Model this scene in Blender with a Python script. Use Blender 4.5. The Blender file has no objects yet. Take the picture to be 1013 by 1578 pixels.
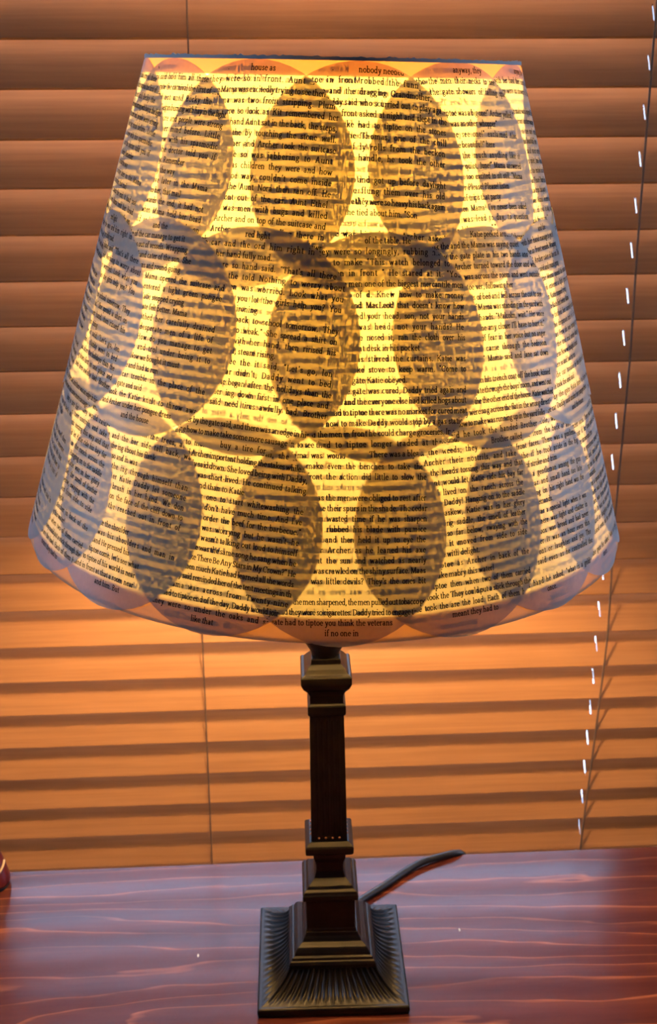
import bpy, bmesh, math, random
import numpy as np
from mathutils import Vector, Matrix

scene = bpy.context.scene
COL = scene.collection
TZ = 0.75                      # tabletop height above the floor
R = math.radians

# ------------------------------------------------------------------ camera
cam_d = bpy.data.cameras.new('camera')
cam = bpy.data.objects.new('camera', cam_d)
COL.objects.link(cam)
cam.location = (0, 0, TZ + 0.60)
cam.matrix_world = (Matrix.Translation((0, 0, TZ + 0.60)) @ Matrix.Rotation(-0.0566, 4, 'Z')
                    @ Matrix.Rotation(math.pi / 2 - 0.3667, 4, 'X') @ Matrix.Rotation(-0.0028, 4, 'Z'))
cam_d.sensor_fit = 'VERTICAL'
cam_d.sensor_height = 24.0
cam_d.lens = 24.0 * 1769.4 / 1578.0
cam_d.clip_start = 0.01
cam_d.dof.use_dof = True
cam_d.dof.focus_distance = 0.545
cam_d.dof.aperture_fstop = 15.0
scene.camera = cam

# ------------------------------------------------------------------ sky and exposure
world = bpy.data.worlds.new('sky')
scene.world = world
world.use_nodes = True
wn = world.node_tree
bg = wn.nodes['Background']
bg.inputs['Color'].default_value = (0.45, 0.64, 1.0, 1)
bg.inputs['Strength'].default_value = 22.0

scene.view_settings.view_transform = 'Standard'
scene.view_settings.look = 'None'
scene.view_settings.gamma = 1
scene.view_settings.use_curve_mapping = False
scene.view_settings.exposure = 0.0
scene.cycles.use_denoising = True
scene.cycles.use_adaptive_sampling = False
scene.cycles.max_bounces = 14
scene.cycles.diffuse_bounces = 8
scene.cycles.transmission_bounces = 10
scene.cycles.sample_clamp_indirect = 8.0

BULB_STRENGTH = 320.0


def portal(name, loc, rot, sx, sy):
    l = bpy.data.lights.new(name, 'AREA')
    l.shape = 'RECTANGLE'
    l.size = sx
    l.size_y = sy
    l.cycles.is_portal = True
    o = bpy.data.objects.new(name, l)
    COL.objects.link(o)
    o.location = loc
    o.rotation_euler = rot
    return o


WIN_X0, WIN_X1, WIN_Z0, WIN_Z1, WALL_Y = -0.312, 0.392, TZ - 0.20, TZ + 0.86, 0.985
portal('window_daylight_portal', ((WIN_X0 + WIN_X1) / 2, WALL_Y + 0.10, (WIN_Z0 + WIN_Z1) / 2), (R(-90), 0, 0), WIN_X1 - WIN_X0, WIN_Z1 - WIN_Z0)
portal('side_window_daylight_portal', (-1.98, 0.78, 1.40), (0, R(-90), 0), 0.7, 0.34)
portal('side_window_daylight_portal', (1.98, 0.78, 1.40), (0, R(90), 0), 0.7, 0.34)


# ------------------------------------------------------------------ helpers
def mat(name):
    m = bpy.data.materials.new(name)
    m.use_nodes = True
    nt = m.node_tree
    return m, nt, nt.nodes['Principled BSDF']


def simple(name, color, rough=0.5, metal=0.0, spec=0.5):
    m, nt, b = mat(name)
    b.inputs['Base Color'].default_value = (*color, 1)
    b.inputs['Roughness'].default_value = rough
    b.inputs['Metallic'].default_value = metal
    b.inputs['Specular IOR Level'].default_value = spec
    return m


def N(nt, kind, **kw):
    n = nt.nodes.new(kind)
    for k, v in kw.items():
        if k.startswith('i_'):
            n.inputs[k[2:].replace('_', ' ')].default_value = v
        else:
            setattr(n, k, v)
    return n


def ramp(nt, stops, interp='LINEAR'):
    n = nt.nodes.new('ShaderNodeValToRGB')
    n.color_ramp.interpolation = interp
    els = n.color_ramp.elements
    while len(els) < len(stops):
        els.new(0.5)
    for e, (p, c) in zip(els, stops):
        e.position = p
        e.color = (*c, 1)
    return n


def link(name, me, m=None, parent=None, smooth=False):
    o = bpy.data.objects.new(name, me)
    COL.objects.link(o)
    if m is not None:
        me.materials.clear()
        me.materials.append(m)
    if parent is not None:
        o.parent = parent
    if smooth:
        me.polygons.foreach_set('use_smooth', [True] * len(me.polygons))
    return o


def bm_obj(name, bm, m, parent=None, smooth=False):
    bmesh.ops.recalc_face_normals(bm, faces=bm.faces)
    me = bpy.data.meshes.new(name)
    bm.to_mesh(me)
    bm.free()
    return link(name, me, m, parent, smooth)


def box_bm(x0, x1, y0, y1, z0, z1, bev=0.0, seg=2):
    bm = bmesh.new()
    bmesh.ops.create_cube(bm, size=1)
    for v in bm.verts:
        v.co = Vector(((x0 + x1) / 2 + v.co.x * (x1 - x0), (y0 + y1) / 2 + v.co.y * (y1 - y0), (z0 + z1) / 2 + v.co.z * (z1 - z0)))
    if bev:
        bmesh.ops.bevel(bm, geom=bm.edges[:], offset=bev, segments=seg, affect='EDGES', profile=0.5)
    return bm


def empty(name, loc, rz=0):
    o = bpy.data.objects.new(name, None)
    COL.objects.link(o)
    o.location = loc
    o.rotation_euler = (0, 0, rz)
    return o


def tag(o, label, cat, group=None, kind=None):
    o['label'] = label
    o['category'] = cat
    if group:
        o['group'] = group
    if kind:
        o['kind'] = kind
    return o


def struct(name, bm, m, parent=None, label=None):
    o = bm_obj(name, bm, m, parent)
    if parent is None:
        o['kind'] = 'structure'
        if label:
            o['label'] = label
    return o


def tube_bm(pts, rad, seg=10, flat=1.0):
    """round (or flattened) tube along a polyline"""
    bm = bmesh.new()
    rings = []
    n = len(pts)
    pts = [Vector(p) for p in pts]
    for i, p in enumerate(pts):
        t = (pts[min(i + 1, n - 1)] - pts[max(i - 1, 0)]).normalized()
        up = Vector((0, 0, 1)) if abs(t.z) < 0.95 else Vector((1, 0, 0))
        s = t.cross(up).normalized()
        u = s.cross(t)
        rr = rad[i] if isinstance(rad, (list, tuple)) else rad
        rings.append([bm.verts.new(p + s * math.cos(a) * rr * flat + u * math.sin(a) * rr)
                      for a in [2 * math.pi * k / seg for k in range(seg)]])
    for a, b in zip(rings, rings[1:]):
        for k in range(seg):
            bm.faces.new((a[k], a[(k + 1) % seg], b[(k + 1) % seg], b[k]))
    bm.faces.new(rings[0][::-1])
    bm.faces.new(rings[-1])
    return bm


def lathe_bm(prof, seg=32, caps=True):
    bm = bmesh.new()
    rings = [[bm.verts.new((r * math.cos(2 * math.pi * k / seg), r * math.sin(2 * math.pi * k / seg), z)) for k in range(seg)] for r, z in prof]
    for a, b in zip(rings, rings[1:]):
        for k in range(seg):
            bm.faces.new((a[k], a[(k + 1) % seg], b[(k + 1) % seg], b[k]))
    if caps:
        bm.faces.new(rings[0][::-1])
        bm.faces.new(rings[-1])
    return bm


def catmull(pts, sub=8):
    P = [Vector(p) for p in pts]
    P = [P[0] * 2 - P[1]] + P + [P[-1] * 2 - P[-2]]
    out = []
    for i in range(1, len(P) - 2):
        for k in range(sub):
            t = k / sub
            a, b, c, d = P[i - 1], P[i], P[i + 1], P[i + 2]
            out.append(0.5 * ((2 * b) + (c - a) * t + (2 * a - 5 * b + 4 * c - d) * t * t + (3 * b - a - 3 * c + d) * t ** 3))
    out.append(P[-2])
    return out


# ------------------------------------------------------------------ materials
def m_table():
    m, nt, b = mat('dark_cherry_wood')
    L = nt.links.new
    tc = N(nt, 'ShaderNodeTexCoord')
    sep = N(nt, 'ShaderNodeSeparateXYZ')
    L(tc.outputs['Object'], sep.inputs[0])
    mp = N(nt, 'ShaderNodeMapping')
    mp.inputs['Scale'].default_value = (1.5, 7.0, 1.0)
    L(tc.outputs['Object'], mp.inputs['Vector'])
    n1 = N(nt, 'ShaderNodeTexNoise', i_Scale=1.0, i_Detail=1.5, i_Roughness=0.4)
    L(mp.outputs[0], n1.inputs['Vector'])
    # contour lines of a stretched height field: growth rings cut by the saw
    v = N(nt, 'ShaderNodeMath', operation='MULTIPLY_ADD')
    L(sep.outputs['Y'], v.inputs[0])
    v.inputs[1].default_value = 5.5
    L(n1.outputs['Fac'], v.inputs[2])
    mq = N(nt, 'ShaderNodeMapping')
    mq.inputs['Scale'].default_value = (3.5, 26.0, 1.0)
    L(tc.outputs['Object'], mq.inputs['Vector'])
    nq = N(nt, 'ShaderNodeTexNoise', i_Scale=1.0, i_Detail=3.0, i_Roughness=0.5)
    L(mq.outputs[0], nq.inputs['Vector'])
    v2 = N(nt, 'ShaderNodeMath', operation='MULTIPLY_ADD')
    L(nq.outputs['Fac'], v2.inputs[0])
    v2.inputs[1].default_value = 0.30
    L(v.outputs[0], v2.inputs[2])
    k = N(nt, 'ShaderNodeMath', operation='MULTIPLY')
    L(v2.outputs[0], k.inputs[0])
    k.inputs[1].default_value = 11.0
    fr = N(nt, 'ShaderNodeMath', operation='FRACT')
    L(k.outputs[0], fr.inputs[0])
    line = ramp(nt, [(0.0, (0, 0, 0)), (0.55, (0, 0, 0)), (0.86, (0.10, 0.10, 0.10)), (0.95, (0.8, 0.8, 0.8)), (0.965, (0.8, 0.8, 0.8)), (1.0, (0, 0, 0))])
    L(fr.outputs[0], line.inputs[0])
    mp2 = N(nt, 'ShaderNodeMapping')
    mp2.inputs['Scale'].default_value = (5.0, 60.0, 1.0)
    L(tc.outputs['Object'], mp2.inputs['Vector'])
    n2 = N(nt, 'ShaderNodeTexNoise', i_Scale=1.0, i_Detail=4.0, i_Roughness=0.6)
    L(mp2.outputs[0], n2.inputs['Vector'])
    base = ramp(nt, [(0.3, (0.056, 0.013, 0.010)), (0.7, (0.098, 0.023, 0.015))])
    L(n2.outputs['Fac'], base.inputs[0])
    mod = N(nt, 'ShaderNodeMath', operation='MULTIPLY')
    L(line.outputs[0], mod.inputs[0])
    r3 = N(nt, 'ShaderNodeMapRange')
    r3.inputs['From Min'].default_value = 0.3
    r3.inputs['From Max'].default_value = 0.65
    r3.inputs['To Min'].default_value = 0.05
    r3.inputs['To Max'].default_value = 1.0
    L(n2.outputs['Fac'], r3.inputs['Value'])
    L(r3.outputs[0], mod.inputs[1])
    mix = N(nt, 'ShaderNodeMix', data_type='RGBA')
    L(mod.outputs[0], mix.inputs['Factor'])
    L(base.outputs[0], mix.inputs['A'])
    mix.inputs['B'].default_value = (0.34, 0.105, 0.040, 1)
    L(mix.outputs['Result'], b.inputs['Base Color'])
    b.inputs['Roughness'].default_value = 0.17
    b.inputs['IOR'].default_value = 1.34
    n3 = N(nt, 'ShaderNodeTexNoise', i_Scale=130.0, i_Detail=2.0)
    bp = N(nt, 'ShaderNodeBump', i_Strength=0.02, i_Distance=0.002)
    L(tc.outputs['Object'], n3.inputs['Vector'])
    L(n3.outputs['Fac'], bp.inputs['Height'])
    L(bp.outputs[0], b.inputs['Normal'])
    return m


def m_slat():
    m, nt, b = mat('stained_blind_wood')
    L = nt.links.new
    tc = N(nt, 'ShaderNodeTexCoord')
    oi = N(nt, 'ShaderNodeObjectInfo')
    mp = N(nt, 'ShaderNodeMapping')
    mp.inputs['Scale'].default_value = (9.0, 260.0, 260.0)
    add = N(nt, 'ShaderNodeVectorMath', operation='ADD')
    sc = N(nt, 'ShaderNodeVectorMath', operation='SCALE')
    sc.inputs[0].default_value = (3.1, 5.7, 1.9)
    L(oi.outputs['Random'], sc.inputs['Scale'])
    L(tc.outputs['Object'], mp.inputs['Vector'])
    L(mp.outputs[0], add.inputs[0])
    sc2 = N(nt, 'ShaderNodeVectorMath', operation='SCALE')
    L(sc.outputs[0], sc2.inputs[0])
    sc2.inputs['Scale'].default_value = 17.0
    L(sc2.outputs[0], add.inputs[1])
    n1 = N(nt, 'ShaderNodeTexNoise', i_Scale=1.0, i_Detail=3.0, i_Roughness=0.55)
    L(add.outputs[0], n1.inputs['Vector'])
    r = ramp(nt, [(0.3, (0.41, 0.185, 0.080)), (0.7, (0.51, 0.24, 0.105))])
    L(n1.outputs['Fac'], r.inputs[0])
    hs = N(nt, 'ShaderNodeHueSaturation')
    mr = N(nt, 'ShaderNodeMapRange')
    mr.inputs['To Min'].default_value = 0.86
    mr.inputs['To Max'].default_value = 1.1
    L(oi.outputs['Random'], mr.inputs['Value'])
    L(mr.outputs[0], hs.inputs['Value'])
    L(r.outputs[0], hs.inputs['Color'])
    L(hs.outputs[0], b.inputs['Base Color'])
    b.inputs['Roughness'].default_value = 0.42
    b.inputs['Specular IOR Level'].default_value = 0.35
    return m


def m_paper(name, dcol, tcol, fac, mottle=True, clear=0.0):
    m, nt, b = mat(name)
    L = nt.links.new
    nt.nodes.remove(b)
    out = nt.nodes['Material Output']
    d = N(nt, 'ShaderNodeBsdfDiffuse')
    t = N(nt, 'ShaderNodeBsdfTranslucent')
    d.inputs['Color'].default_value = (*dcol, 1)
    if mottle:
        tc = N(nt, 'ShaderNodeTexCoord')
        n1 = N(nt, 'ShaderNodeTexNoise', i_Scale=420.0, i_Detail=3.0)
        L(tc.outputs['Object'], n1.inputs['Vector'])
        r = ramp(nt, [(0.3, tuple(c * 0.84 for c in tcol)), (0.7, tuple(min(1, c * 1.08) for c in tcol))])
        L(n1.outputs['Fac'], r.inputs[0])
        L(r.outputs[0], t.inputs['Color'])
    else:
        t.inputs['Color'].default_value = (*tcol, 1)
    mx = N(nt, 'ShaderNodeMixShader')
    mx.inputs[0].default_value = fac
    L(d.outputs[0], mx.inputs[1])
    L(t.outputs[0], mx.inputs[2])
    if clear:
        # thin sheet: a little light passes straight through
        c = N(nt, 'ShaderNodeBsdfTransparent')
        c.inputs['Color'].default_value = (*tcol, 1)
        m2 = N(nt, 'ShaderNodeMixShader')
        m2.inputs[0].default_value = clear
        L(mx.outputs[0], m2.inputs[1])
        L(c.outputs[0], m2.inputs[2])
        # faint gloss of the glue coat, stronger at a glancing angle as on any dielectric
        gl = N(nt, 'ShaderNodeBsdfGlossy')
        gl.inputs['Roughness'].default_value = 0.45
        fz = N(nt, 'ShaderNodeFresnel')
        fz.inputs['IOR'].default_value = 1.5
        m3 = N(nt, 'ShaderNodeMixShader')
        L(fz.outputs[0], m3.inputs[0])
        L(m2.outputs[0], m3.inputs[1])
        L(gl.outputs[0], m3.inputs[2])
        mx = m3
    L(mx.outputs[0], out.inputs['Surface'])
    return m


def m_bronze():
    m, nt, b = mat('dark_bronze')
    L = nt.links.new
    tc = N(nt, 'ShaderNodeTexCoord')
    n1 = N(nt, 'ShaderNodeTexNoise', i_Scale=90.0, i_Detail=3.0)
    L(tc.outputs['Object'], n1.inputs['Vector'])
    r = ramp(nt, [(0.3, (0.005, 0.0045, 0.004)), (0.75, (0.016, 0.012, 0.008))])
    L(n1.outputs['Fac'], r.inputs[0])
    L(r.outputs[0], b.inputs['Base Color'])
    b.inputs['Roughness'].default_value = 0.36
    b.inputs['Metallic'].default_value = 0.15
    b.inputs['Specular IOR Level'].default_value = 0.34
    return m


def m_emit(name, col, s):
    m, nt, b = mat(name)
    b.inputs['Base Color'].default_value = (0.9, 0.9, 0.9, 1)
    b.inputs['Emission Color'].default_value = (*col, 1)
    b.inputs['Emission Strength'].default_value = s
    return m


def m_glass():
    m, nt, b = mat('window_glass')
    L = nt.links.new
    nt.nodes.remove(b)
    out = nt.nodes['Material Output']
    t = N(nt, 'ShaderNodeBsdfTransparent')
    t.inputs['Color'].default_value = (0.94, 0.96, 0.96, 1)
    g = N(nt, 'ShaderNodeBsdfGlossy')
    g.inputs['Roughness'].default_value = 0.02
    f = N(nt, 'ShaderNodeFresnel')
    f.inputs['IOR'].default_value = 1.45
    mx = N(nt, 'ShaderNodeMixShader')
    L(f.outputs[0], mx.inputs[0])
    L(t.outputs[0], mx.inputs[1])
    L(g.outputs[0], mx.inputs[2])
    L(mx.outputs[0], out.inputs['Surface'])
    return m


MT = dict(
    table=m_table(), slat=m_slat(), bronze=m_bronze(), glass=m_glass(),
    copper=simple('worn_copper', (0.32, 0.115, 0.05), 0.45, 0.6),
    rubbed=simple('rubbed_copper', (0.085, 0.040, 0.020), 0.42, 0.4),
    wall=simple('wall_paint', (0.20, 0.23, 0.28), 0.9),
    ceiling=simple('ceiling_paint', (0.46, 0.49, 0.54), 0.95),
    floor=simple('floor_carpet', (0.16, 0.11, 0.08), 0.95),
    white=simple('white_frame_paint', (0.75, 0.74, 0.72), 0.5),
    cord=simple('braided_blind_cord', (0.17, 0.10, 0.065), 0.8),
    cable=simple('black_cable', (0.014, 0.013, 0.014), 0.38),
    brass=simple('socket_brass', (0.55, 0.38, 0.13), 0.35, 1.0),
    paper=m_paper('aged_book_paper', (0.40, 0.38, 0.33), (0.98, 0.84, 0.42), 0.22, True, 0.13),
    lining=m_paper('shade_lining', (0.60, 0.54, 0.40), (1.0, 0.93, 0.66), 0.44, False),
    hem=m_paper('hem_tape', (0.42, 0.31, 0.18), (0.95, 0.44, 0.12), 0.19, False),
    rimedge=simple('torn_white_paper_edge', (0.50, 0.51, 0.52), 0.9),
    ink=simple('printing_ink', (0.022, 0.018, 0.016), 0.9, 0, 0.1),
    bulb=m_emit('frosted_bulb', (1.0, 0.64, 0.27), BULB_STRENGTH),
    red=simple('dark_red_glaze', (0.085, 0.005, 0.008), 0.4),
    cream=simple('cream_glaze', (0.70, 0.50, 0.27), 0.5),
    black=simple('black_felt', (0.012, 0.012, 0.012), 0.8),
    fleck=simple('white_paint_fleck', (0.75, 0.72, 0.65), 0.8),
)

# ------------------------------------------------------------------ the room shell
RX0, RX1, RY0 = -1.95, 1.95, -2.3
CEIL = 2.45


def wall_with_hole(name, axis, pos, thick, a0, a1, h0, h1, hole):
    """wall slab with one rectangular opening; axis 'y' = spans x, 'x' = spans y"""
    bm = bmesh.new()
    ha0, ha1, hz0, hz1 = hole
    for (p0, p1, q0, q1) in ((a0, ha0, h0, h1), (ha1, a1, h0, h1), (ha0, ha1, h0, hz0), (ha0, ha1, hz1, h1)):
        if axis == 'y':
            b2 = box_bm(p0, p1, pos, pos + thick, q0, q1)
        else:
            b2 = box_bm(pos, pos + thick, p0, p1, q0, q1)
        me = bpy.data.meshes.new('t')
        b2.to_mesh(me)
        b2.free()
        bm.from_mesh(me)
        bpy.data.meshes.remove(me)
    return struct(name, bm, MT['wall'])


struct('floor', box_bm(RX0, RX1, RY0, WALL_Y + 0.14, -0.05, 0.0), MT['floor'])
struct('ceiling', box_bm(RX0, RX1, RY0, WALL_Y + 0.14, CEIL, CEIL + 0.05), MT['ceiling'])
wall_with_hole('wall_back', 'y', WALL_Y, 0.14, RX0, RX1, 0, CEIL, (WIN_X0, WIN_X1, WIN_Z0, WIN_Z1))
wall_with_hole('wall_left', 'x', RX0 - 0.1, 0.1, RY0, WALL_Y + 0.14, 0, CEIL, (0.61, 0.95, 1.05, 1.75))
wall_with_hole('wall_right', 'x', RX1, 0.1, RY0, WALL_Y + 0.14, 0, CEIL, (0.61, 0.95, 1.05, 1.75))
struct('wall_behind', box_bm(RX0, RX1, RY0 - 0.1, RY0, 0, CEIL), MT['wall'])

# the window behind the blind: frame bars and the pane
win = empty('window_1', ((WIN_X0 + WIN_X1) / 2, WALL_Y + 0.07, WIN_Z0))
win['kind'] = 'structure'
hw = (WIN_X1 - WIN_X0) / 2
hh = WIN_Z1 - WIN_Z0
for (x0, x1, z0, z1) in ((-hw, -hw + 0.012, 0, hh), (hw - 0.012, hw, 0, hh), (-hw + 0.012, hw - 0.012, 0, 0.02), (-hw + 0.012, hw - 0.012, hh - 0.02, hh)):
    bm_obj('window_frame', box_bm(x0, x1, -0.02, 0.02, z0, z1, 0.002), MT['white'], win)
bm_obj('pane', box_bm(-hw + 0.012, hw - 0.012, -0.002, 0.002, 0.02, hh - 0.02), MT['glass'], win)

# ------------------------------------------------------------------ the table
TAB_Y1 = 0.7705
table = empty('wooden_table', (0.05, 0.26, 0))
tag(table, 'dark cherry stained table with glossy top and orange grain lines under the lamp', 'table')
tw = 0.75
bm = box_bm(-tw, tw, -0.40, TAB_Y1 - 0.26, TZ - 0.028, TZ)
top = bm_obj('tabletop', bm, MT['table'], table)
for sx in (-1, 1):
    for y in (-0.35, TAB_Y1 - 0.26 - 0.05):
        prof = [(0.020, 0.0), (0.026, 0.25), (0.032, 0.60), (0.032, TZ - 0.028)]
        lb = bmesh.new()
        rings = []
        for h, z in prof:
            rings.append([lb.verts.new((sx * (tw - 0.06) + a * h, y + b * h, z)) for a, b in ((-1, -1), (1, -1), (1, 1), (-1, 1))])
        for a, b in zip(rings, rings[1:]):
            for k in range(4):
                lb.faces.new((a[k], a[(k + 1) % 4], b[(k + 1) % 4], b[k]))
        lb.faces.new(rings[0][::-1])
        lb.faces.new(rings[-1])
        bm_obj('leg', lb, MT['table'], table)
for y in (-0.36, TAB_Y1 - 0.26 - 0.06):
    bm_obj('apron', box_bm(-tw + 0.09, tw - 0.09, y, y + 0.02, TZ - 0.11, TZ - 0.028), MT['table'], table)
# little chips and paint flecks on the varnish
for (x, y, s) in ((-0.058, 0.668, 0.0013), (0.136, 0.683, 0.0012), (-0.196, 0.628, 0.0016)):
    fb = bmesh.new()
    bmesh.ops.create_icosphere(fb, subdivisions=1, radius=s)
    for v in fb.verts:
        v.co = Vector((v.co.x * 0.6 + x - 0.05, v.co.y * 1.5 + y - 0.26, TZ + max(v.co.z * 0.2, 0)))
    bm_obj('paint_fleck', fb, MT['fleck'], table)

# ------------------------------------------------------------------ the blind
BLIND_Y = 0.90
SLATS = [(0.6221, 0.0008), (0.5882, 0.0001), (0.5531, -0.0001), (0.5185, 0.0013), (0.484, -0.0002), (0.4493, 0.0005),
         (0.4139, -0.0022), (0.3788, 0.0008), (0.3437, -0.0006), (0.3084, 0.0011), (0.2727, -0.0012), (0.238, -0.0001),
         (0.2035, 0.0001), (0.1695, 0.0023), (0.1339, -0.0003), (0.0996, -0.0014), (0.0665, -0.0018), (0.0335, -0.0006),
         (0.0005, 0.0012), (-0.032, -0.0004), (-0.0639, -0.0002)]
SP = 0.0346
SLATS = [(0.6221 + SP * k, 0.0) for k in range(7, 0, -1)] + SLATS + [(-0.0639 - SP * k, 0.0) for k in (1, 2, 3, 4)]
SLAT_W, SLAT_T, TAU = 0.0420, 0.0026, R(56)
BX0, BX1 = -0.62, 0.72
CORD_R, CORD_L = 0.2955, -0.058
blind = empty('wooden_blind', ((BX0 + BX1) / 2, BLIND_Y, TZ))
tag(blind, 'brown wooden venetian blind with tilted slats hanging behind the lamp', 'blind')
BXC = (BX0 + BX1) / 2


def slat_mesh(hole_x):
    """slat with rounded long edges; local origin on the room-side edge, chord rising outwards; routed slot at hole_x"""
    w, t = SLAT_W, SLAT_T
    # chord stations and half thickness; a slight crown
    st = [(0.0, 0.42), (0.0002, 0.5), (0.0016, 0.5), (0.0100, 0.5), (0.0130, 0.5), (0.0270, 0.5), (0.0305, 0.5), (w - 0.0016, 0.5), (w - 0.0003, 0.5), (w, 0.42)]
    h0, h1 = 4, 5                         # slot runs between these stations
    xs = [BX0 - BXC, hole_x - BXC - 0.0005, hole_x - BXC + 0.0005, BX1 - BXC]
    ca, sa = math.cos(TAU), math.sin(TAU)
    bm = bmesh.new()
    V = {}
    for i, x in enumerate(xs):
        for j, (s, f) in enumerate(st):
            crown = 0.0007 * (1 - ((s / w) * 2 - 1) ** 2)
            for side in (0, 1):           # 0 = room/upper face, 1 = outer face
                n = (f * t if side == 0 else -f * t) + crown
                # upper face normal points to the room and up: (-sin, cos)
                V[i, j, side] = bm.verts.new((x, s * ca - n * sa, s * sa + n * ca))
    for i in range(3):
        for j in range(len(st) - 1):
            if i == 1 and j == h0:
                continue
            bm.faces.new((V[i, j, 0], V[i + 1, j, 0], V[i + 1, j + 1, 0], V[i, j + 1, 0]))
            bm.faces.new((V[i, j, 1], V[i, j + 1, 1], V[i + 1, j + 1, 1], V[i + 1, j, 1]))
        for j in (0, len(st) - 1):
            bm.faces.new((V[i, j, 0], V[i, j, 1], V[i + 1, j, 1], V[i + 1, j, 0]))
    for i in (0, 3):
        for j in range(len(st) - 1):
            bm.faces.new((V[i, j, 0], V[i, j + 1, 0], V[i, j + 1, 1], V[i, j, 1]))
    # slot walls
    for j in (h0, h1):
        bm.faces.new((V[1, j, 0], V[1, j, 1], V[2, j, 1], V[2, j, 0]))
    for i in (1, 2):
        bm.faces.new((V[i, h0, 0], V[i, h0, 1], V[i, h1, 1], V[i, h1, 0]))
    bmesh.ops.recalc_face_normals(bm, faces=bm.faces)
    me = bpy.data.meshes.new('slat')
    bm.to_mesh(me)
    bm.free()
    me.materials.append(MT['slat'])
    return me


slat_me = slat_mesh(CORD_R - 0.0022)
for z, s in SLATS:
    o = link('slat', slat_me, None, blind)
    o.location = (0, 0, z + s * BXC)
    o.rotation_euler = (0, -math.atan(s), 0)
zt = SLATS[0][0] + 0.05
bm_obj('head_rail', box_bm(BX0 - BXC, BX1 - BXC, -0.012, 0.045, zt, zt + 0.05, 0.002), MT['slat'], blind)
zb = SLATS[-1][0] - 0.02
bm_obj('bottom_rail', box_bm(BX0 - BXC, BX1 - BXC, -0.002, 0.030, zb - 0.012, zb, 0.002), MT['slat'], blind)
# ladder strings in front of the slat edges, rungs behind them and the lift cord
for side, path, rad in (('l', [(0.95, -0.048), (0.62, -0.0495), (0.30, -0.0555), (0.13, -0.0594), (-0.23, -0.0605)], 0.00065),
                        ('r', [(0.95, 0.2905), (0.62, 0.2917), (0.48, 0.2935), (0.38, 0.2962), (0.24, 0.2960), (0.13, 0.2994), (0.03, 0.2965), (-0.08, 0.2925), (-0.23, 0.2915)], 0.0009)):
    pz = [p[0] for p in path][::-1]
    px = [p[1] for p in path][::-1]
    pts = [(float(np.interp(z, pz, px)) - BXC, -0.0012 - rad, z) for z in np.linspace(zt, zb, 60)]
    bm_obj('ladder_string', tube_bm(pts, rad, 6), MT['cord'], blind, True)
    pts = [(p[0], SLAT_W * math.cos(TAU) + 0.002, p[2]) for p in pts]
    bm_obj('ladder_string', tube_bm(pts, rad, 6), MT['cord'], blind, True)

# ------------------------------------------------------------------ the lamp
LX, LY = 0.0382, 0.656
lamp = empty('table_lamp', (LX, LY, TZ), R(-1.4))
tag(lamp, 'dark bronze column table lamp with glowing shade of overlapping book page circles', 'lamp')
LEAN = R(-0.75)


def square_loft(prof, n_side=1, groove=None, cap=True):
    """square rings (z, half width); groove(t_across, z) -> inward offset"""
    bm = bmesh.new()
    rings = []
    for z, h in prof:
        ring = []
        for (nx, ny), (tx, ty) in (((0, -1), (1, 0)), ((1, 0), (0, 1)), ((0, 1), (-1, 0)), ((-1, 0), (0, -1))):
            for k in range(n_side):
                s = -1 + 2 * k / n_side
                d = h - (groove(s, z) if groove else 0)
                ring.append(bm.verts.new((nx * d + tx * s * h, ny * d + ty * s * h, z)))
        rings.append(ring)
    n = len(rings[0])
    for a, b in zip(rings, rings[1:]):
        for k in range(n):
            bm.faces.new((a[k], a[(k + 1) % n], b[(k + 1) % n], b[k]))
    if cap:
        bm.faces.new(rings[0][::-1])
        bm.faces.new(rings[-1])
    return bm


def lamp_part(name, bm, m, bevel=0.0, smooth=False, lean=True, parent=None):
    o = bm_obj(name, bm, m, parent or lamp, smooth)
    if bevel:
        md = o.modifiers.new('bevel', 'BEVEL')
        md.width = bevel
        md.segments = 2
        md.limit_method = 'ANGLE'
        md.angle_limit = R(28)
    if lean and parent is None:
        o.rotation_euler = (0, LEAN, 0)
    return o


# square foot with a lip, then the fluted coved skirt
lamp_part('foot_plate', square_loft([(0.0, 0.0512), (0.0035, 0.0518), (0.0062, 0.0518), (0.0072, 0.0508)]), MT['bronze'], 0.0006, lean=False)
NF = 17


def skirt():
    bm = bmesh.new()
    n_s, n_t = NF * 8, 16
    for (nx, ny), (tx, ty) in (((0, -1), (1, 0)), ((1, 0), (0, 1)), ((0, 1), (-1, 0)), ((-1, 0), (0, -1))):
        grid = []
        for j in range(n_t + 1):
            t = j / n_t
            h = 0.0500 - 0.0205 * (1 - (1 - t) ** 1.55)
            z = 0.0070 + 0.0180 * (t ** 1.35)
            row = []
            for i in range(n_s + 1):
                s = -1 + 2 * i / n_s
                ph = (s + 1) / 2 * NF
                g = 0.5 - 0.5 * math.cos(2 * math.pi * ph)      # 0 between flutes, 1 mid flute
                env = min(1, max(0, (t - 0.10) / 0.12)) * min(1, max(0, (0.97 - t) / 0.08))
                env *= min(1, (1 - abs(s)) * NF * 0.9)
                d = 0.0019 * (g ** 0.8) * env
                row.append(bm.verts.new((nx * (h - d * 0.7) + tx * s * h, ny * (h - d * 0.7) + ty * s * h, z - d * 0.7)))
            grid.append(row)
        for j in range(n_t):
            for i in range(n_s):
                f = bm.faces.new((grid[j][i], grid[j][i + 1], grid[j + 1][i + 1], grid[j + 1][i]))
                if i % 8 in (0, 7) and 2 <= j <= 13 and 8 <= i < n_s - 8:
                    f.material_index = 1      # bronze rubbed through to copper on the ridges
    bmesh.ops.remove_doubles(bm, verts=bm.verts[:], dist=1e-6)
    return bm


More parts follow.
